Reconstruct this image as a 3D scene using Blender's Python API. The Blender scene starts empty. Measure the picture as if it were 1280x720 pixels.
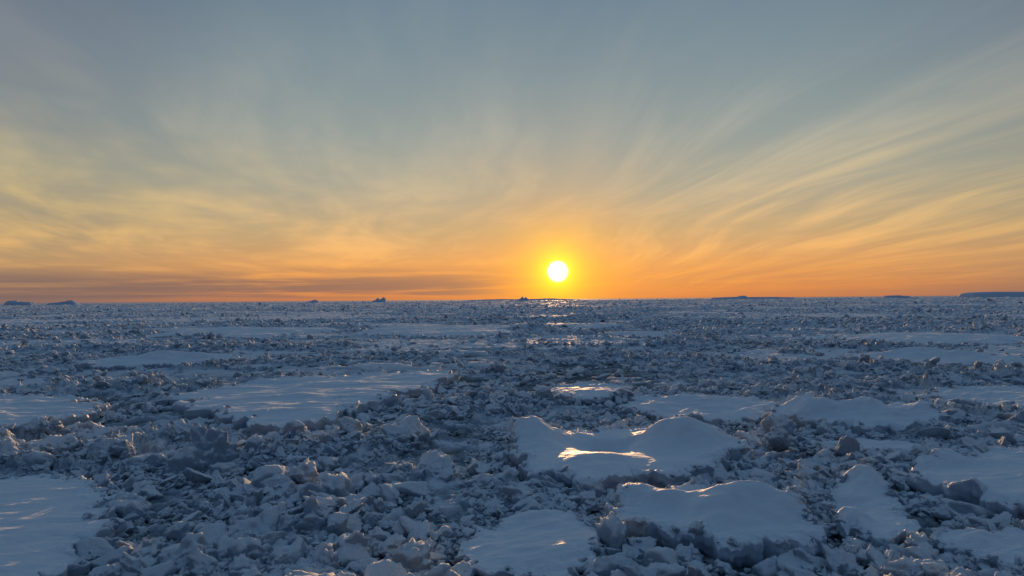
import bpy, math, numpy as np
from mathutils import Vector, Matrix, noise as mnoise
rng = np.random.default_rng(7)
scene = bpy.context.scene
CAM_H = 12.0
SUN_EL = math.radians(2.3); SUN_AZ = math.radians(3.85)   # azimuth measured from +Y toward +X

# ------------------------------------------------------------------ noise
def hash2(ix, iy, seed):
    with np.errstate(over='ignore'):
        n = ix.astype(np.int64)*374761393 + iy.astype(np.int64)*668265263 + seed*1274126177
        n = (n & 0xFFFFFFFF)
        n = ((n ^ (n >> 13))*1274126177) & 0xFFFFFFFF
        n = ((n ^ (n >> 15))*2246822519) & 0xFFFFFFFF
        n = n ^ (n >> 16)
    return (n/4294967296.0).astype(np.float32)
def vnoise(x, y, seed=0):
    ix = np.floor(x); iy = np.floor(y)
    fx = x-ix; fy = y-iy
    ux = fx*fx*fx*(fx*(fx*6-15)+10); uy = fy*fy*fy*(fy*(fy*6-15)+10)
    a = hash2(ix, iy, seed); b = hash2(ix+1, iy, seed); c = hash2(ix, iy+1, seed); d = hash2(ix+1, iy+1, seed)
    return (a*(1-ux)+b*ux)*(1-uy)+(c*(1-ux)+d*ux)*uy
def fbm(x, y, seed=0, o=4, g=0.5):
    s = 0; a = 1; t = 0
    for i in range(o):
        s = s + a*vnoise(x*2**i*1.0+i*17.3, y*2**i+i*9.1, seed+i*13); t += a; a *= g
    return s/t
def worley(x, y, seed):
    ix = np.floor(x); iy = np.floor(y)
    f1 = np.full(x.shape, 9.0, np.float32); f2 = f1.copy()
    cx = np.zeros(x.shape, np.float32); cy = cx.copy(); ci = cx.copy(); cj = cx.copy()
    for dx in (-1, 0, 1):
        for dy in (-1, 0, 1):
            jx = ix+dx; jy = iy+dy
            qx = jx+0.1+0.8*hash2(jx, jy, seed); qy = jy+0.1+0.8*hash2(jx, jy, seed+71)
            d = np.hypot(x-qx, y-qy)
            near = d < f1
            f2 = np.where(near, f1, np.minimum(f2, d))
            cx = np.where(near, qx, cx); cy = np.where(near, qy, cy)
            ci = np.where(near, jx, ci); cj = np.where(near, jy, cj)
            f1 = np.where(near, d, f1)
    return f1, f2, x-cx, y-cy, ci, cj
def sstep(a, b, v):
    t = np.clip((v-a)/(b-a), 0, 1); return t*t*(3-2*t)

# ------------------------------------------------------------------ floes (metres, world)
# (outline, base height, [hummocks (x,y,sx,sy,amp)], drift amplitude)
FLOES = [
 ([(-40,76),(-37,90),(-27,101),(-16,105),(-7,104),(-9,91),(-14.5,72),(-16,59),(-21,58),(-29,66)], 1.0,
   [(-14,97,4,3,.3),(-22,68,13,15,.45),(-24,88,6,2,.2)], .30),
 ([(-.6,45),(2.6,41.6),(8,41.2),(12.6,43.6),(17,49),(16.6,54),(11,57.5),(6,57),(1.2,57),(-.2,51)], 1.2,
   [(12.4,52.5,3.2,2.2,1.75),(1.6,53.5,1.8,2.2,1.5),(6.8,51.6,2.5,3.0,-1.1),(6.4,45.8,3.6,2.2,.40),(15,47,2,1.5,.3)], .05),
 ([(5.0,36.5),(4.9,33),(7,31.2),(10,30),(13,30.3),(14.9,32.5),(14.4,36),(11,38),(8,38.8),(6,38.4)], 1.2,
   [(11.8,35.2,3.0,2.0,1.35),(6.3,37,1.5,1.2,.7),(8.0,34.4,1.3,1.6,-.6),(9.4,38,1.5,.8,.3)], .08),
 ([(-18.3,28),(-19.2,33),(-24,40),(-27.5,44),(-35,45.5),(-44,40),(-40,30),(-28,23),(-20,24)], 0.8,
   [(-21,35,1.5,3,.15)], .07),
 ([(-2.4,31),(-1.5,35),(.5,37.4),(3.4,36.6),(4.2,33.5),(3.8,30),(2,27.8),(-1.5,28.6)], 0.5,
   [(1,36,1.5,1,.35),(2.5,33,1.2,1.4,.25)], .24),
 ([(15.6,33),(17,31.2),(19.3,32.2),(20.4,36),(22.3,41),(20.5,42.8),(18.3,39.5),(16.4,36.5)], 0.85,
   [(20.6,40.5,1,1.4,1.1),(16.8,34,.8,1,.7),(18.2,37,1,1,-.5)], .24),
 ([(23.3,39.5),(25.2,36),(29,34),(36,35),(41,42),(36,48.5),(30,47),(26,45)], 1.2,
   [(27,45,3,1.4,.6),(25,38,1.4,1.4,.5)], .14),
 ([(18.6,30.5),(20,32.3),(23,32.6),(25.6,30.5),(24.5,27.5),(20.5,28)], 0.85, [(21,31,1.5,1,.35)], .16),
 ([(10.5,73),(15,78.5),(25,78),(29,71),(23,64),(17,61.5),(13,66)], 0.7, [(20,75,3,1.6,.4)], .3),
 ([(3.2,82),(5,89),(13.5,90),(15,83),(10,75),(6,76)], 0.85, [(9,79,5,7,.4)], .16),
 ([(23.5,63),(26,58),(32,56.6),(38.5,60),(40.5,66),(35,71.5),(27,70)], 1.0,
   [(27.5,64,2.2,2,1.6),(33,64,3,2,1.4),(38,64.5,2,2,.8)], .3),
 ([(23.5,55.0),(26,51),(31,50.5),(33.5,53.2),(29,55.2)], 0.5, [], .14),
 ([(44,74),(47,66),(56,63.5),(69,70),(68,82),(52,83)], 0.9, [(54,66,12,9,.4)], .25),
 ([(86,180),(95,165),(120,162),(142,180),(137,205),(106,213)], .9, [(112,185,18,15,.5)], .25),
 ([(-70,82),(-52,81),(-43,73),(-40.5,64),(-45,59),(-56,59),(-72,66)], 0.9, [(-52,62,12,10,.5)], .28),
 ([(-64,292),(-50,262),(-58,232),(-38,222),(-30,203),(-12,216),(-2,212),(3,240),(-4,262),(9,280),(-8,305),(-24,296),(-38,314)], .85, [(-28,250,24,30,.6)], .35),
 ([(-150,282),(-128,250),(-122,222),(-98,228),(-88,208),(-70,214),(-76,240),(-60,262),(-80,292),(-100,286),(-118,306)], .85, [(-98,250,25,25,.6)], .35),
 ([(14,292),(24,280),(20,262),(33,260),(40,272),(50,292),(32,312)], .9, [(30,285,12,15,.4)], .25),
 ([(24,222),(34,212),(32,199),(46,202),(54,224),(40,236)], .85, [(40,218,10,10,.35)], .22),
 ([(-82,128),(-76,118),(-58,118),(-50,128),(-58,140),(-76,140)], 1.0, [(-66,134,8,3,1.3)], .3),
 ([(58,122),(64,108),(82,106),(92,118),(80,132),(64,132)], 1.0, [(75,126,8,3,1.4)], .3),
]
def chaikin(p, n=3):
    p = np.array(p, float)
    for _ in range(n):
        q = np.roll(p, -1, 0)
        p = np.stack([p*.8+q*.2, p*.2+q*.8], 1).reshape(-1, 2)
    return p
def resample(p, n):
    q = np.vstack([p, p[:1]]); s = np.r_[0, np.cumsum(np.hypot(*np.diff(q, axis=0).T))]
    t = np.linspace(0, s[-1], n, endpoint=False)
    return np.stack([np.interp(t, s, q[:, 0]), np.interp(t, s, q[:, 1])], 1)
NC = 480
def make_outline(k, pts):
    p = chaikin(pts, 1)
    c = p.mean(0); size = np.hypot(*(p-c).T).mean()
    p = resample(p, NC)
    v = p-c; L = np.hypot(v[:, 0], v[:, 1])[:, None]
    sc = max(size*0.16, .7)
    nn = fbm(p[:, 0]/sc/1.8+k*31, p[:, 1]/sc/1.8, 5+k, 5, .62)-0.5
    f1, f2, dx, dy, ci, cj = worley(p[:, 0]/sc/1.3+k*3, p[:, 1]/sc/1.3, 15+k)
    bite = (hash2(ci, cj, 16+k) < .4)*sstep(.0, .12, f2-f1)*.75
    return p+v/L*(nn*sc*2.0-bite*sc*.8)[:, None], c, size
OUT = [make_outline(k, f[0]) for k, f in enumerate(FLOES)]
def sdf_poly(px, py, poly):
    d = np.full(px.shape, 1e9); ins = np.zeros(px.shape, bool)
    a = poly; b = np.roll(poly, -1, 0)
    for (ax, ay), (bx, by) in zip(a, b):
        ex = bx-ax; ey = by-ay; wx = px-ax; wy = py-ay
        t = np.clip((wx*ex+wy*ey)/(ex*ex+ey*ey+1e-9), 0, 1)
        d = np.minimum(d, (wx-ex*t)**2+(wy-ey*t)**2)
        cr = ((ay > py) != (by > py))
        xi = ax+(py-ay)*ex/(ey if abs(ey) > 1e-12 else 1e-12)
        ins ^= cr & (px < xi)
    d = np.sqrt(d)
    return np.where(ins, -d, d)
def floes_sdf(x, y, margin=3.0):
    out = np.full(x.shape, margin, np.float64)
    for (poly, c, size) in OUT:
        lo = poly.min(0)-margin; hi = poly.max(0)+margin
        idx = np.nonzero((x > lo[0]) & (x < hi[0]) & (y > lo[1]) & (y < hi[1]))[0]
        if len(idx):
            pp = poly[::5]
            out[idx] = np.minimum(out[idx], sdf_poly(x[idx], y[idx], pp))
    return out

# ------------------------------------------------------------------ pack ice height function
POOLS = [(-25.5,44.5,3.6,1.0),(-17.5,47.8,2.2,.6),(-37,74,4,.9),(-20,52.5,3,.6),(-32,50,3,.8),(-7.6,39.2,1.2,.5),(40,51,2,.6),(-45,52,3,.8)]
def blocks(x, y, s, seed, tilt, ew=.13):
    wx = x+ (fbm(x/s*1.3, y/s*1.3, seed+3, 3, .6)-.5)*s*.75; wy = y+(fbm(x/s*1.3+9, y/s*1.3, seed+4, 3, .6)-.5)*s*.75
    f1, f2, dx, dy, ci, cj = worley(wx/s, wy/s, seed)
    h = hash2(ci, cj, seed+11)
    tx = hash2(ci, cj, seed+12)-.5; ty = hash2(ci, cj, seed+13)-.5
    e = sstep(0.0, ew, f2-f1)
    return np.maximum(h**1.7+(tx*dx+ty*dy)*tilt, 0)*e
# rubble relief lowered sunward of these floes so the low sun reaches them (x centre, y from, y to, half width)
SUN_LANES = [(-20, 98, 135, 16), (-28, 300, 350, 40), (10, 86, 118, 9), (33, 295, 340, 18), (40, 225, 255, 14)]
def pack_height(x, y):
    x = x.astype(np.float64); y = y.astype(np.float64)
    r = np.hypot(x, y)
    sd = floes_sdf(x, y)
    rug = sstep(.42, .70, fbm(x/11, y/9, 40, 3))          # rubble ridges
    rug2 = sstep(.35, .7, fbm(x/60+5, y/60, 44, 3))
    amp = (.36+.88*rug+.25*rug2)*(.62+.38*sstep(0, 3, sd))
    sun_lane = np.zeros(x.shape)
    for (cx, y0, y1, hw) in SUN_LANES:
        sun_lane = np.maximum(sun_lane, sstep(hw*1.25, hw*.8, np.abs(x-cx-(y-y0)*.067))*sstep(y0-6, y0+2, y)*sstep(y1+12, y1, y))
    amp = amp*(1-.55*sun_lane)
    b1 = blocks(x, y, 3.1, 100, 1.3)
    b2 = blocks(x, y, 1.35, 200, 1.4, .18)
    b3 = blocks(x, y, .6, 300, 1.2, .25)
    fine = fbm(x/.35, y/.35, 61, 3)
    z = .05+amp*(.72*b1+.58*b2+.32*b3)+.20*(fine-.5)+.34*(fbm(x/5, y/5, 70, 2)-.5)
    flat = np.zeros(x.shape)
    brk = 1-.92*(1-sstep(.012, .040, np.abs(fbm(x/16, y/11, 97, 4)-.5)))   # rubble ridges crossing the pans
    for s, seed, prob, rmin, rmax, hh in ((8.5, 500, .14, 26, 260, .35), (30, 520, .26, 105, 1500, .7), (95, 540, .30, 380, 60000, 1.0)):
        wx = x+(fbm(x/s*2.5, y/s*2.5, seed+1, 4, .6)-.5)*s*1.4; wy = y+(fbm(x/s*2.5+7, y/s*2.5, seed+2, 4, .6)-.5)*s*1.4
        f1, f2, dx, dy, ci, cj = worley(wx/s/1.25, wy/s, seed)
        m = (hash2(ci, cj, seed+5) < prob)*sstep(.10, .10+.6/s+.02, f2-f1)*sstep(rmin, rmin*1.15, r)*(1-sstep(rmax, rmax*1.4, r))*sstep(.5, 1.8, sd)*brk
        drift = fbm(x/4.5+y*.03, y/1.6, 80, 3)
        hz = hh*(.5+.8*hash2(ci, cj, seed+6))+(tilt_term(dx, dy, ci, cj, seed, s))+.34*(drift-.5)+.18*(fbm(x/1.2, y/.8, 82, 3)-.5)
        z = z*(1-m)+hz*m
        flat = np.maximum(flat, m)
    rd = np.abs(fbm(x/70, y/45, 90, 3)-.5)
    ridge = (1-sstep(0, .045, rd))*sstep(80, 220, r)*(1-sun_lane)
    hb = blocks(x, y, 5.5, 600, .5, .3)
    z = z+ridge*(1-.8*flat)*(hb*1.6+.2)
    hb2 = blocks(x, y, 26, 640, .5)
    z = z+sstep(.6, 1.0, hb2)*1.5*sstep(350, 1200, r)*(1+sstep(1200, 3500, r)*1.2)
    for (px, py, sx, sy) in POOLS:
        wob = (fbm(x/1.3, y/1.3, 77, 3)-.5)*1.6
        q = ((x-px)/sx)**2+((y-py)/sy)**2+wob
        m = 1-sstep(.6, 1.25, q)
        z = z*(1-m)+(-.35)*m
    m = sstep(-.15, -.9, sd)
    z = z*(1-m)+(-.5)*m
    return z, flat, sd, amp
def tilt_term(dx, dy, ci, cj, seed, s):
    return ((hash2(ci, cj, seed+7)-.5)*dx+(hash2(ci, cj, seed+8)-.5)*dy)*min(.5, s*.05)

# ------------------------------------------------------------------ materials
def new_mat(name):
    m = bpy.data.materials.new(name); m.use_nodes = True
    nt = m.node_tree; b = nt.nodes['Principled BSDF']
    return m, nt, b
def N(nt, t, **kw):
    n = nt.nodes.new(t)
    for k, v in kw.items():
        if k.startswith('i_'):
            n.inputs[k[2:]].default_value = v
        else: setattr(n, k, v)
    return n
def ice_material(name, snow=(.82,.88,.92), ice=(.34,.43,.51), mixlo=.38, mixhi=.62, attr=None, bumpd=.10, bscale=7.0, objspace=False, lowshade_stain=True, bump2=None, bstr=.8, spec=.04, rough=.9):
    m, nt, b = new_mat(name); L = nt.links.new
    geo = N(nt, 'ShaderNodeNewGeometry'); tc = N(nt, 'ShaderNodeTexCoord')
    P = tc.outputs['Object'] if objspace else geo.outputs['Position']
    n1 = N(nt, 'ShaderNodeTexNoise', i_Scale=.45 if not objspace else 1.6, i_Detail=6.0, i_Roughness=.62); L(P, n1.inputs['Vector'])
    mr = N(nt, 'ShaderNodeMapRange', interpolation_type='SMOOTHSTEP'); mr.inputs['From Min'].default_value = mixlo; mr.inputs['From Max'].default_value = mixhi
    L(n1.outputs['Fac'], mr.inputs['Value'])
    fac = mr.outputs[0]
    # snow lies on the up-facing parts
    sep = N(nt, 'ShaderNodeSeparateXYZ'); L(geo.outputs['Normal'], sep.inputs[0])
    up = N(nt, 'ShaderNodeMapRange', interpolation_type='SMOOTHSTEP'); up.inputs['From Min'].default_value = .15; up.inputs['From Max'].default_value = .7
    L(sep.outputs['Z'], up.inputs['Value'])
    mul = N(nt, 'ShaderNodeMath', operation='MULTIPLY'); L(fac, mul.inputs[0]); L(up.outputs[0], mul.inputs[1]); fac = mul.outputs[0]
    if attr:
        at = N(nt, 'ShaderNodeAttribute', attribute_name=attr)
        mx = N(nt, 'ShaderNodeMath', operation='MAXIMUM'); L(fac, mx.inputs[0]); L(at.outputs['Fac'], mx.inputs[1]); fac = mx.outputs[0]
    mix = N(nt, 'ShaderNodeMix', data_type='RGBA'); mix.inputs['A'].default_value = (*ice, 1); mix.inputs['B'].default_value = (*snow, 1)
    L(fac, mix.inputs['Factor']); col = mix.outputs['Result']
    if lowshade_stain:  # grey slush low down, darkened further to paint shade between the blocks
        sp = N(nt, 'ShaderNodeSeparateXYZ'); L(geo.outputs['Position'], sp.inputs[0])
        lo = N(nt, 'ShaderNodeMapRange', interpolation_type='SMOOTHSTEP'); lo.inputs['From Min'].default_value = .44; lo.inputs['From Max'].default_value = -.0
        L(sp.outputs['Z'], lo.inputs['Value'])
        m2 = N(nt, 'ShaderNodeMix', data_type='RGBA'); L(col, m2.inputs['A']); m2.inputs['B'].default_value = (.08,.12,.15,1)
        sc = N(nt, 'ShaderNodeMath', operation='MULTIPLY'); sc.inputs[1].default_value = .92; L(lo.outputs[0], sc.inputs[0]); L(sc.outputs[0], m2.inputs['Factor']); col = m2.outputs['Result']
        # algae-stained ice patches
        n3 = N(nt, 'ShaderNodeTexNoise', i_Scale=.13, i_Detail=5.0); L(geo.outputs['Position'], n3.inputs['Vector'])
        r3 = N(nt, 'ShaderNodeMapRange', interpolation_type='SMOOTHSTEP'); r3.inputs['From Min'].default_value = .60; r3.inputs['From Max'].default_value = .70; r3.inputs['To Max'].default_value = .45
        L(n3.outputs['Fac'], r3.inputs['Value'])
        h3 = N(nt, 'ShaderNodeMapRange', interpolation_type='SMOOTHSTEP'); h3.inputs['From Min'].default_value = .7; h3.inputs['From Max'].default_value = .15
        L(sp.outputs['Z'], h3.inputs['Value'])
        mm = N(nt, 'ShaderNodeMath', operation='MULTIPLY'); L(r3.outputs[0], mm.inputs[0]); L(h3.outputs[0], mm.inputs[1])
        m3 = N(nt, 'ShaderNodeMix', data_type='RGBA'); L(col, m3.inputs['A']); m3.inputs['B'].default_value = (.30,.28,.18,1); L(mm.outputs[0], m3.inputs['Factor']); col = m3.outputs['Result']
    L(col, b.inputs['Base Color'])
    b.inputs['Roughness'].default_value = rough
    b.inputs['Specular IOR Level'].default_value = spec
    nb = N(nt, 'ShaderNodeTexNoise', i_Scale=bscale, i_Detail=6.0, i_Roughness=.65); L(geo.outputs['Position'], nb.inputs['Vector'])
    bp = N(nt, 'ShaderNodeBump'); bp.inputs['Strength'].default_value = bstr; bp.inputs['Distance'].default_value = bumpd
    L(nb.outputs['Fac'], bp.inputs['Height'])
    if bump2:
        mp = N(nt, 'ShaderNodeMapping'); mp.inputs['Scale'].default_value = (.35, 1.1, 1); mp.inputs['Rotation'].default_value = (0, 0, -.35); L(geo.outputs['Position'], mp.inputs['Vector'])
        n4 = N(nt, 'ShaderNodeTexNoise', i_Scale=1.0, i_Detail=5.0, i_Roughness=.55); L(mp.outputs[0], n4.inputs['Vector'])
        b2 = N(nt, 'ShaderNodeBump'); b2.inputs['Strength'].default_value = .7; b2.inputs['Distance'].default_value = bump2; L(n4.outputs['Fac'], b2.inputs['Height']); L(b2.outputs[0], bp.inputs['Normal'])
    L(bp.outputs[0], b.inputs['Normal'])
    return m
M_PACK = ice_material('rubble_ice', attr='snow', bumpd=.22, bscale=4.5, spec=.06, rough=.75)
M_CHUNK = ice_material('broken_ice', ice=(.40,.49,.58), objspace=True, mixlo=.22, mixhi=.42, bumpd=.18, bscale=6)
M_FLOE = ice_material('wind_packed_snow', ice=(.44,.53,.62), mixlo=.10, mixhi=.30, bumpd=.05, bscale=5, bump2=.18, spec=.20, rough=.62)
M_BERG = ice_material('glacier_ice', snow=(.75,.80,.86), ice=(.60,.68,.78), bumpd=1.0, bscale=.05, lowshade_stain=False)
M_WATER, nt, b = new_mat('sea_water')
b.inputs['Base Color'].default_value = (.012,.022,.028,1); b.inputs['Roughness'].default_value = .25; b.inputs['IOR'].default_value = 1.33; b.inputs['Specular IOR Level'].default_value = .3
wn = N(nt, 'ShaderNodeTexNoise', i_Scale=3.0, i_Detail=3.0); g = N(nt, 'ShaderNodeNewGeometry'); nt.links.new(g.outputs['Position'], wn.inputs['Vector'])
wb = N(nt, 'ShaderNodeBump'); wb.inputs['Strength'].default_value = .5; wb.inputs['Distance'].default_value = .08
nt.links.new(wn.outputs['Fac'], wb.inputs['Height']); nt.links.new(wb.outputs[0], b.inputs['Normal'])

def mesh_grid(name, co, nr, nc, wrap, mat, attrs=None):
    me = bpy.data.meshes.new(name)
    nv = co.shape[0]
    i = np.arange(nr-1)[:, None]; j = np.arange(nc if wrap else nc-1)[None, :]
    a = i*nc+j; bq = i*nc+(j+1) % nc; c = (i+1)*nc+(j+1) % nc; d = (i+1)*nc+j
    q = np.stack([a, bq, c, d], -1).reshape(-1, 4).astype(np.int32)
    me.vertices.add(nv); me.vertices.foreach_set('co', co.astype(np.float32).ravel())
    me.loops.add(q.size); me.loops.foreach_set('vertex_index', q.ravel())
    me.polygons.add(len(q)); me.polygons.foreach_set('loop_start', np.arange(0, q.size, 4, dtype=np.int32))
    me.polygons.foreach_set('use_smooth', np.ones(len(q), bool))
    if attrs:
        for k, v in attrs.items():
            at = me.attributes.new(k, 'FLOAT', 'POINT'); at.data.foreach_set('value', v.astype(np.float32))
    me.materials.append(mat); me.update(calc_edges=True)
    ob = bpy.data.objects.new(name, me); scene.collection.objects.link(ob)
    return ob

# ------------------------------------------------------------------ pack ice terrain (full disc, finer toward the sunset side)
rr = [6.0]
while rr[-1] < 45000:
    r = rr[-1]
    rr.append(r*(1+(.03 if r < 22 else .0026 if r < 160 else .0042 if r < 900 else .009 if r < 4000 else .05)))
rr = np.array(rr)
az = np.concatenate([np.radians(np.arange(-46, 46, .09)), np.radians(np.arange(46, 314, 1.6))])
R, A = np.meshgrid(rr, az, indexing='ij')
X = (R*np.sin(A)).ravel(); Y = (R*np.cos(A)).ravel()
print('terrain verts', X.size)
Z, FL, SD, AM = pack_height(X, Y)
mesh_grid('pack_ice', np.stack([X, Y, Z], 1), len(rr), len(az), True, M_PACK, {'snow': FL})
del R, A, X, Y, Z, FL, SD, AM

# sea water sheet
me = bpy.data.meshes.new('sea_water')
S = 60000
me.from_pydata([(-S,-S,-.02),(S,-S,-.02),(S,S,-.02),(-S,S,-.02)], [], [(0,1,2,3)]); me.materials.append(M_WATER)
scene.collection.objects.link(bpy.data.objects.new('sea_water', me))

# ------------------------------------------------------------------ floes
def build_floe(k):
    pts, base, hum, drift = FLOES[k]
    poly, c, size = OUT[k]
    nc = NC
    t = 1-np.linspace(1, 0, 120)**1.5*1.0
    t[0] = .002
    T, J = np.meshgrid(t, np.arange(nc), indexing='ij')
    px = c[0]+(poly[J, 0]-c[0])*T; py = c[1]+(poly[J, 1]-c[1])*T
    edge = (1-T)*np.hypot(poly[J, 0]-c[0], poly[J, 1]-c[1])
    def top(px, py):
        x = px.ravel(); y = py.ravel()
        rot = math.radians(20)
        u = x*math.cos(rot)+y*math.sin(rot); v = -x*math.sin(rot)+y*math.cos(rot)
        sc = max(1, size/12)
        dr = fbm(u/(3.8*sc)+k*9, v/(1.5*sc), 700+k, 4, .5)-.5
        dr2 = 1-np.abs(fbm(u/(6*sc), v/(2.2*sc)+k*5, 740+k, 3)-.5)*4
        z = base+drift*(1.6*dr+.9*np.clip(dr2, 0, 1))+.14*base*(fbm(x/6, y/6, 720+k, 2)-.5)*2
        z = z+.08*(fbm(u/1.3, v/.7, 725+k, 4, .55)-.5)
        for (hx, hy, sx, sy, am) in hum:
            wx = (x-hx+.9*sx*(fbm(x/sx/1.2, y/sx/1.2, 730+k, 3)-.5))/sx; wy = (y-hy+.9*sy*(fbm(x/sy/1.2+4, y/sy/1.2, 731+k, 3)-.5))/sy
            wy = np.where((wy > 0) & (sy < 6), wy*1.5, wy)
            z = z+am*np.exp(-(wx*wx+wy*wy))
        return z.reshape(px.shape)
    z = top(px, py)
    rimn = fbm(px.ravel()/.9, py.ravel()/.9, 750+k, 5, .62).reshape(px.shape)
    z = z+np.exp(-edge/.8)*(rimn-.46)*1.0*min(base, 1.1)-np.exp(-edge/.12)*.07
    if c[1] > 150:      # distant pans slope down into the rubble
        z = z-np.exp(-edge/3.0)*.75*base
    rows = [np.stack([px, py, z], -1).reshape(-1, 3)]
    zl = z[-1]
    v = poly-c; v = v/np.hypot(v[:, 0], v[:, 1])[:, None]
    nw = 14
    for w in range(1, nw+1):
        f = w/nw
        zz = zl*(1-f)+(-.35)*f
        out = .10*math.sin(min(1, f*2)*math.pi)+.75*(fbm(poly[:, 0]*1.0+zz*2.0, poly[:, 1]*1.0+f*2.3, 760+k, 5, .65)-.5)*min(1, f*3)-.25*f
        p = poly+v*out[:, None]
        rows.append(np.stack([p[:, 0], p[:, 1], zz], 1))
    co = np.vstack(rows)
    ob = mesh_grid('ice_floe', co, 120+nw, nc, True, M_FLOE)
    ob.name = 'ice_floe' if k == 0 else 'ice_floe.%03d' % k
    return top
TOPS = [build_floe(k) for k in range(len(FLOES))]

# ------------------------------------------------------------------ brash ice chunks
def chunk_mesh(name, seed, nplanes=13, jag=.10, squash=.75, sub=4, p=60.0):
    import bmesh
    r = np.random.default_rng(seed)
    bm = bmesh.new(); bmesh.ops.create_icosphere(bm, subdivisions=sub, radius=1)
    co = np.array([v.co[:] for v in bm.verts])
    n = r.normal(size=(nplanes, 3)); n /= np.linalg.norm(n, axis=1)[:, None]
    dd = r.uniform(.34, .85, nplanes)
    dots = co@n.T
    rad = np.where(dots > .05, dd/np.maximum(dots, .05), 9)
    rad = (np.minimum(rad, 3)**(-p)).sum(1); rad = (rad+1.0)**(-1/p)
    off = r.uniform(0, 99, 3)
    for i, c in enumerate(co):
        q = Vector(c*rad[i]+off)
        rad[i] *= 1+jag*(mnoise.fractal(q*2.6, .7, 2.0, 4))+.05*mnoise.noise(q*7)+.03*mnoise.noise(q*15)
    s = np.array([r.uniform(.85, 1.45), r.uniform(.7, 1.1), squash*r.uniform(.75, 1.15)])
    co = co*rad[:, None]*s*1.15
    for v, c in zip(bm.verts, co): v.co = c
    for f in bm.faces: f.smooth = True
    me = bpy.data.meshes.new(name); bm.to_mesh(me); bm.free(); me.materials.append(M_CHUNK)
    return me
col = bpy.data.collections.new('ice_chunk_library')
NV = 26
for i in range(NV):
    lump = i % 2 == 0
    ob = bpy.data.objects.new('chunk_%02d' % i, chunk_mesh('chunk_%02d' % i, 50+i, nplanes=int(8+i % 7*2), jag=(.28 if lump else [.06, .12, .18][(i//2) % 3]), squash=[.5, .75, 1.0][(i//3) % 3], p=(18. if lump else 40.)))
    col.objects.link(ob)

def sample(n, r0, r1, amax):
    a = rng.uniform(-amax, amax, n); r = np.sqrt(rng.uniform(r0*r0, r1*r1, n))
    return r*np.sin(a), r*np.cos(a)
def add(n, r0, r1, amax, smin, smax, power, thr, keepflat=.06):
    x, y = sample(n, r0, r1, np.radians(amax))
    z, fl, sd, am = pack_height(x, y)
    s = smin*(smax/smin)**(rng.uniform(0, 1, n)**power)
    dens = fbm(x/5, y/5, 850, 4)
    near_floe = np.exp(-np.clip(sd, 0, 9)/1.1)
    pr = sstep(thr-.12, thr+.12, dens+.15*near_floe+.16*(am-.8))
    pr = np.where(fl > .3, keepflat, pr)
    pr = np.where(sd < .05+s*.45, 0, pr)
    pr = np.where(z < -.12, .03, pr)
    k = rng.uniform(0, 1, n) < pr
    return x[k], y[k], z[k], s[k]
sets = [add(85000, 18, 75, 46, .08, .38, 1.4, .42), add(14000, 18, 80, 46, .38, 1.0, 1.9, .48), add(32000, 75, 190, 44, .22, .9, 1.8, .46, .02),
        add(14000, 170, 420, 43, .4, 1.4, 2.0, .50, .02), add(9000, 400, 1500, 43, .8, 2.4, 2.2, .50, .03), add(2500, 1500, 6000, 43, 1.6, 5.5, 2.2, .5, .05)]
x = np.concatenate([s[0] for s in sets]); y = np.concatenate([s[1] for s in sets]); z = np.concatenate([s[2] for s in sets]); s = np.concatenate([s_[3] for s_ in sets])
ex, ey, ez, es = [], [], [], []
for k, (poly, c, size) in enumerate(OUT):
    if c[1] > 150: continue
    n = int(110 if size < 8 else 240)
    i = rng.integers(0, NC, n); t = 1-np.abs(rng.normal(0, .035, n))-.01
    qx = c[0]+(poly[i, 0]-c[0])*t; qy = c[1]+(poly[i, 1]-c[1])*t
    ex.append(qx); ey.append(qy); ez.append(TOPS[k](qx, qy)-.05); es.append(.05*(7)**(rng.uniform(0, 1, n)**2.0))
x = np.concatenate([x]+ex); y = np.concatenate([y]+ey); z = np.concatenate([z]+ez); s = np.concatenate([s]+es)
print('chunks', len(x))
n = len(x)
me = bpy.data.meshes.new('brash_ice')
me.vertices.add(n); me.vertices.foreach_set('co', np.stack([x, y, z+s*.15], 1).astype(np.float32).ravel())
a = me.attributes.new('crot', 'FLOAT_VECTOR', 'POINT'); a.data.foreach_set('vector', np.stack([rng.normal(0, .5, n), rng.normal(0, .5, n), rng.uniform(0, 6.28, n)], 1).astype(np.float32).ravel())
a = me.attributes.new('cscl', 'FLOAT_VECTOR', 'POINT'); sv = s[:, None]*rng.uniform(.7, 1.3, (n, 3)); a.data.foreach_set('vector', sv.astype(np.float32).ravel())
a = me.attributes.new('cidx', 'INT', 'POINT'); a.data.foreach_set('value', rng.integers(0, NV, n).astype(np.int32))
brash = bpy.data.objects.new('brash_ice', me); scene.collection.objects.link(brash)
ng = bpy.data.node_groups.new('scatter_chunks', 'GeometryNodeTree')
ng.interface.new_socket('Geometry', in_out='INPUT', socket_type='NodeSocketGeometry'); ng.interface.new_socket('Geometry', in_out='OUTPUT', socket_type='NodeSocketGeometry')
gi = ng.nodes.new('NodeGroupInput'); go = ng.nodes.new('NodeGroupOutput')
m2p = ng.nodes.new('GeometryNodeMeshToPoints'); iop = ng.nodes.new('GeometryNodeInstanceOnPoints')
ci = ng.nodes.new('GeometryNodeCollectionInfo'); ci.inputs['Collection'].default_value = col; ci.inputs['Separate Children'].default_value = True; ci.inputs['Reset Children'].default_value = True
def na(name, t):
    q = ng.nodes.new('GeometryNodeInputNamedAttribute'); q.data_type = t; q.inputs['Name'].default_value = name; return q.outputs['Attribute']
e2r = ng.nodes.new('FunctionNodeEulerToRotation')
lk = ng.links.new
lk(gi.outputs[0], m2p.inputs['Mesh']); lk(m2p.outputs[0], iop.inputs['Points']); lk(ci.outputs[0], iop.inputs['Instance'])
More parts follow.
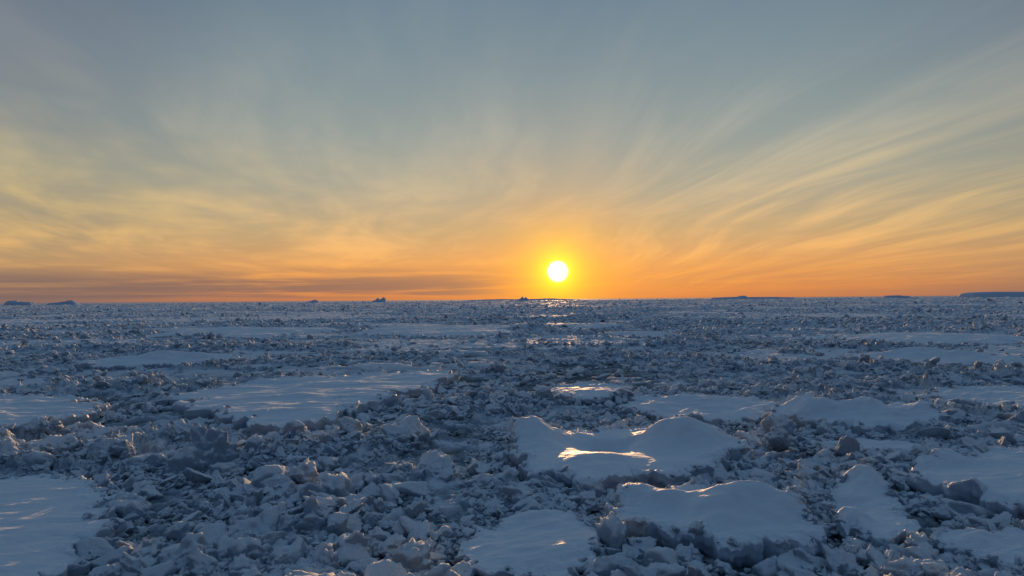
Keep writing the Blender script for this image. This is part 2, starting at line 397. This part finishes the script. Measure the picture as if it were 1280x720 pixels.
iop.inputs['Pick Instance'].default_value = True
lk(na('cidx', 'INT'), iop.inputs['Instance Index']); lk(na('crot', 'FLOAT_VECTOR'), e2r.inputs[0]); lk(e2r.outputs[0], iop.inputs['Rotation']); lk(na('cscl', 'FLOAT_VECTOR'), iop.inputs['Scale'])
lk(iop.outputs[0], go.inputs[0])
md = brash.modifiers.new('scatter', 'NODES'); md.node_group = ng

# individual large ice blocks  (x, y, z, sx, sy, sz, seed)
for i, (bx, by, bz, sx, sy, sz, sd_) in enumerate([(-21.8,49.5,.75,1.9,1.5,2.5,301),(-9.1,43.2,.35,1.1,.9,1.2,302),(-31.5,52.5,.6,2.5,1.7,1.8,303),(-28.5,50,.5,1.9,1.5,1.7,304),
     (-35.5,53.5,.5,2.2,1.6,1.6,305),(-5.6,45.5,.5,1.7,1.2,1.5,306),(-1.8,42.2,.3,1.2,.8,.9,307),(-27.5,58,.5,2.2,1.3,1.5,308),(-14.6,56,.3,1.3,1.0,1.1,309),(16.2,44.0,.3,.9,.7,.7,310),(30.8,50.2,.3,1.3,.8,.8,311),
     (22.9,44.0,.3,1.0,.8,.7,312),(-44,55,.5,2.3,1.5,1.5,313),(45,60,.5,2.6,1.6,1.9,314),(48.5,57.5,.5,2.3,1.4,1.7,315),(21,53.5,.4,1.5,1.1,1.2,316)]):
    ob = bpy.data.objects.new('ice_block' if i == 0 else 'ice_block.%03d' % i, chunk_mesh('ice_block', sd_, 12, .24, 1.0, 5))
    ob.location = (bx, by, bz); ob.scale = (sx, sy, sz); ob.rotation_euler = (.1, .15, i*1.7); scene.collection.objects.link(ob)

# ------------------------------------------------------------------ icebergs on the horizon
def iceberg(x0, x1, y, prof, depth, k, rough=.1):
    """prof: list of (fraction along, height m) giving the skyline."""
    nx = 120; ny = 16
    u = np.linspace(0, 1, nx); v = np.linspace(-1, 1, ny)
    pf = np.array(prof)
    V, U = np.meshgrid(v, u, indexing='ij')
    X = x0+(x1-x0)*U; Yb = y+depth*.5*V
    env = np.clip((1-np.abs(V)**6), 0, 1)
    hh = np.interp(U, pf[:, 0], pf[:, 1])
    Z = -2+env*(hh+2)*(1-rough*2*(fbm(U*14+k*7, V*2+k, 900+k, 4).reshape(U.shape)-.4))
    Z[:, 0] = -2; Z[:, -1] = -2
    ob = mesh_grid('iceberg', np.stack([X, Yb, Z], -1).reshape(-1, 3), ny, nx, False, M_BERG)
    ob.name = 'iceberg' if k == 0 else 'iceberg.%03d' % k
iceberg(2650, 3250, 4000, [(0,0),(.015,24),(.06,30),(.3,33),(.6,31),(1,33)], 160, 0, .03)
iceberg(1175, 1640, 4000, [(0,0),(.01,12),(.25,15),(.33,16),(.35,22),(.39,22),(.41,14),(.8,13),(.99,9),(1,0)], 120, 1, .05)
iceberg(2180, 2330, 4000, [(0,0),(.05,14),(.5,17),(.9,12),(1,0)], 60, 2, .1)
iceberg(-825, -735, 4000, [(0,0),(.08,9),(.3,14),(.42,28),(.5,17),(.62,18),(.8,31),(.92,20),(1,0)], 50, 3, .2)
iceberg(22, 106, 4000, [(0,0),(.1,10),(.3,15),(.45,29),(.55,18),(.7,24),(.85,14),(1,0)], 50, 4, .2)
iceberg(-2960, -2800, 4000, [(0,0),(.03,24),(.3,30),(.4,22),(.9,18),(1,0)], 60, 5, .15)
iceberg(-2720, -2540, 4000, [(0,0),(.1,12),(.4,16),(.75,28),(.9,20),(1,0)], 60, 6, .15)
iceberg(-1260, -1180, 4200, [(0,0),(.2,10),(.6,19),(.8,12),(1,0)], 50, 7, .2)
iceberg(-430, 620, 5600, [(0,0),(.1,9),(.3,14),(.5,11),(.7,16),(.9,9),(1,0)], 200, 8, .2)

# ------------------------------------------------------------------ sky
w = bpy.data.worlds.new('World'); scene.world = w; w.use_nodes = True
nt = w.node_tree; L = nt.links.new; bg = nt.nodes['Background']
def math_(op, a, b=None, c=None, clamp=False):
    n = nt.nodes.new('ShaderNodeMath'); n.operation = op; n.use_clamp = clamp
    for i, q in enumerate((a, b, c)):
        if q is None: continue
        if isinstance(q, (int, float)): n.inputs[i].default_value = q
        else: L(q, n.inputs[i])
    return n.outputs[0]
def mr(v, a, b, c=0., d=1., smooth=True):
    n = nt.nodes.new('ShaderNodeMapRange'); n.interpolation_type = 'SMOOTHSTEP' if smooth else 'LINEAR'
    L(v, n.inputs['Value']); n.inputs['From Min'].default_value = a; n.inputs['From Max'].default_value = b; n.inputs['To Min'].default_value = c; n.inputs['To Max'].default_value = d
    return n.outputs[0]
def srgb(c): return tuple(((v/255)/12.92 if v/255 <= .04045 else ((v/255+.055)/1.055)**2.4) for v in c)
def ramp(v, pts):
    n = nt.nodes.new('ShaderNodeValToRGB'); cr = n.color_ramp
    while len(cr.elements) < len(pts): cr.elements.new(.5)
    for e, (deg, c) in zip(cr.elements, pts):
        e.position = math.sqrt(max(0, math.sin(math.radians(deg)))); e.color = (*srgb(c), 1)
    L(v, n.inputs[0]); return n.outputs[0]
def mixc(f, a, b, blend='MIX'):
    n = nt.nodes.new('ShaderNodeMix'); n.data_type = 'RGBA'; n.blend_type = blend; n.clamp_result = False
    if isinstance(f, (int, float)): n.inputs['Factor'].default_value = f
    else: L(f, n.inputs['Factor'])
    for nm, q in (('A', a), ('B', b)):
        if isinstance(q, tuple): n.inputs[nm].default_value = (*q, 1)
        else: L(q, n.inputs[nm])
    return n.outputs['Result']
def vec(x, y, z):
    n = nt.nodes.new('ShaderNodeCombineXYZ')
    for i, q in enumerate((x, y, z)):
        if isinstance(q, (int, float)): n.inputs[i].default_value = q
        else: L(q, n.inputs[i])
    return n.outputs[0]
def tex(v, scale, detail=6, rough=.55, dist=0.):
    n = nt.nodes.new('ShaderNodeTexNoise'); n.inputs['Scale'].default_value = scale; n.inputs['Detail'].default_value = detail; n.inputs['Roughness'].default_value = rough; n.inputs['Distortion'].default_value = dist
    L(v, n.inputs['Vector']); return n.outputs['Fac']
tc = nt.nodes.new('ShaderNodeTexCoord'); nrm = nt.nodes.new('ShaderNodeVectorMath'); nrm.operation = 'NORMALIZE'; L(tc.outputs['Generated'], nrm.inputs[0])
d = nrm.outputs[0]; sp = nt.nodes.new('ShaderNodeSeparateXYZ'); L(d, sp.inputs[0]); dx, dy, dz = sp.outputs
def axes(azr):
    sa, ca = math.sin(azr), math.cos(azr)
    return (math_('ADD', math_('MULTIPLY', dx, sa), math_('MULTIPLY', dy, ca)), math_('SUBTRACT', math_('MULTIPLY', dx, ca), math_('MULTIPLY', dy, sa)))
along, across = axes(SUN_AZ)
hl = math_('SQRT', math_('ADD', math_('MULTIPLY', dx, dx), math_('MULTIPLY', dy, dy)))
ca_ = math_('DIVIDE', along, math_('MAXIMUM', hl, .001))
zc = math_('MAXIMUM', dz, 0.0)
zs = math_('SQRT', zc)
toward = ramp(zs, [(0,(190,116,78)),(.9,(224,141,76)),(3,(219,156,96)),(5.5,(190,162,120)),(9,(166,163,145)),(13,(147,157,153)),(18,(127,145,152)),(25,(104,127,145)),(45,(88,113,138)),(90,(79,109,139))])
away = ramp(zs, [(0,(118,101,104)),(.9,(148,115,98)),(2.5,(180,142,104)),(5,(170,150,118)),(9,(146,147,135)),(13,(127,136,140)),(18,(110,122,136)),(25,(90,103,124)),(45,(80,103,130)),(90,(79,109,139))])
back = ramp(zs, [(0,(34,44,60)),(2,(38,47,63)),(6,(44,54,72)),(10,(49,60,80)),(20,(54,70,94)),(35,(68,88,116)),(60,(78,105,135)),(75,(79,108,138)),(80,(79,109,139)),(90,(79,109,139))])
base = mixc(mr(ca_, .74, .99), away, toward)
base = mixc(mr(ca_, .72, -.1), base, back)
# high cirrus sheets: direction projected onto a level layer, streaks drawn out along one wind direction
def cirrus(azdeg, fu, fv, seed, warpamt, lo, hi, mlo, mhi, mu=.33, mv=.16, wfu=.22, wfv=.14):
    al, ac = axes(math.radians(azdeg))
    den = math_('ADD', zc, .05)
    U = math_('DIVIDE', ac, den); V = math_('DIVIDE', al, den)
    warp = math_('MULTIPLY', math_('SUBTRACT', tex(vec(math_('MULTIPLY', U, wfu), math_('MULTIPLY', V, wfv), seed), 1.0, 2, .45), .5), warpamt)
    U2 = math_('ADD', U, warp)
    a = tex(vec(math_('MULTIPLY', U2, fu), math_('MULTIPLY', V, fv), seed+1.), 1.0, 6, .55, .25)
    b = tex(vec(math_('MULTIPLY', U2, fu*3.3), math_('MULTIPLY', V, fv*1.8), seed+7.), 1.0, 5, .6, .15)
    m = tex(vec(math_('MULTIPLY', U, mu), math_('MULTIPLY', V, mv), seed+12.4), 1.0, 4, .55)
    return math_('MULTIPLY', mr(math_('ADD', math_('MULTIPLY', a, .74), math_('MULTIPLY', b, .26)), lo, hi), mr(m, mlo, mhi))
c1 = cirrus(-14.0, 1.3, .40, 3., 3.0, .40, .72, .38, .60, .6, .4)
c2 = cirrus(-17., 1.1, .40, 31., 3.6, .36, .66, .36, .56, .5, .35)
c3 = cirrus(-1., 2.0, .22, 57., 2.4, .38, .70, .36, .56, .45, .25)
leftm = mr(across, -.04, -.30)
rightm = mr(across, -.04, .16)
cl = math_('MAXIMUM', math_('MULTIPLY', c1, .75), math_('MAXIMUM', math_('MULTIPLY', c2, leftm), math_('MULTIPLY', c3, rightm)))
fade = mr(dz, .38, .12)
lowfade = mr(dz, .0, .03)
front = mr(ca_, .2, .7)
cl = math_('MULTIPLY', math_('MULTIPLY', cl, math_('ADD', math_('MULTIPLY', fade, .64), .34)), math_('MULTIPLY', lowfade, front))
ccol_t = ramp(zs, [(0,(232,140,66)),(2,(248,166,80)),(4,(246,184,112)),(7,(228,190,138)),(10,(208,189,154)),(14,(186,183,168)),(20,(164,172,168)),(26,(146,160,164)),(40,(110,132,150))])
ccol_a = ramp(zs, [(0,(164,122,94)),(2,(214,158,100)),(4,(232,182,114)),(7,(214,184,126)),(10,(192,176,138)),(14,(168,166,150)),(20,(146,151,154)),(26,(122,131,142)),(40,(92,112,136))])
ccol = mixc(mr(ca_, .78, .99), ccol_a, ccol_t)
sky = mixc(cl, base, ccol)
# thin dusky stratus bands low over the ice
bandn = tex(vec(math_('MULTIPLY', across, 3.2), 0.0, math_('MULTIPLY', dz, 75.)), 1.0, 5, .6, .3)
bandw = math_('MULTIPLY', mr(dz, .0, .008), mr(dz, .055, .020))
side = mr(across, .0, -.16)
band = math_('MULTIPLY', math_('MULTIPLY', mr(bandn, .34, .56), bandw), math_('ADD', math_('MULTIPLY', side, .64), .16))
sky = mixc(band, sky, srgb((118,99,98)))
# aureole and solar disc
sd = (math.sin(SUN_AZ)*math.cos(SUN_EL), math.cos(SUN_AZ)*math.cos(SUN_EL), math.sin(SUN_EL))
dp = nt.nodes.new('ShaderNodeVectorMath'); dp.operation = 'DOT_PRODUCT'; L(d, dp.inputs[0]); dp.inputs[1].default_value = sd
ang = math_('MULTIPLY', math_('ARCCOSINE', math_('MINIMUM', dp.outputs['Value'], 1.0)), 57.29578)
def addc(a, b): return mixc(1.0, a, b, 'ADD')
def ex(wd): return math_('EXPONENT', math_('MULTIPLY', ang, -1/wd))
sky = mixc(math_('MULTIPLY', ex(2.8), .97), sky, srgb((255,168,10)))
sky = addc(sky, mixc(ex(5.5), (0,0,0), (.22,.08,.0)))
sky = addc(sky, mixc(ex(1.15), (0,0,0), (1.5,1.25,.05)))
sky = addc(sky, mixc(mr(ang, 1.0, .6), (0,0,0), (2.5,2.4,1.8)))
ns = nt.nodes.new('ShaderNodeTexSky'); ns.sky_type = 'NISHITA'; ns.sun_disc = False; ns.sun_elevation = SUN_EL; ns.sun_rotation = SUN_AZ; ns.altitude = 12; ns.air_density = 1.0; ns.dust_density = .6
nis = nt.nodes.new('ShaderNodeVectorMath'); nis.operation = 'SCALE'; L(ns.outputs[0], nis.inputs[0]); nis.inputs['Scale'].default_value = .004
sky = addc(sky, nis.outputs[0])
L(sky, bg.inputs['Color']); bg.inputs['Strength'].default_value = 1.0

sun = bpy.data.lights.new('sun', 'SUN'); sun.energy = 5.0; sun.angle = math.radians(.53); sun.color = (1.0, .55, .24)
so = bpy.data.objects.new('sun', sun); so.rotation_euler = Vector(sd).to_track_quat('Z', 'Y').to_euler(); so.location = (20, 200, 60); scene.collection.objects.link(so)

# ------------------------------------------------------------------ camera
cam = bpy.data.cameras.new('camera'); cam.lens = 24; cam.sensor_width = 36; cam.clip_end = 200000; cam.clip_start = .5
co = bpy.data.objects.new('camera', cam); scene.collection.objects.link(co)
pitch = math.radians(.94)
Mx = Matrix.Rotation(math.pi/2+pitch, 4, 'X') @ Matrix.Rotation(math.radians(-.47), 4, 'Z')
co.matrix_world = Matrix.Translation((0, 0, CAM_H)) @ Mx
scene.camera = co
scene.view_settings.view_transform = 'Standard'; scene.view_settings.look = 'None'; scene.view_settings.exposure = 0
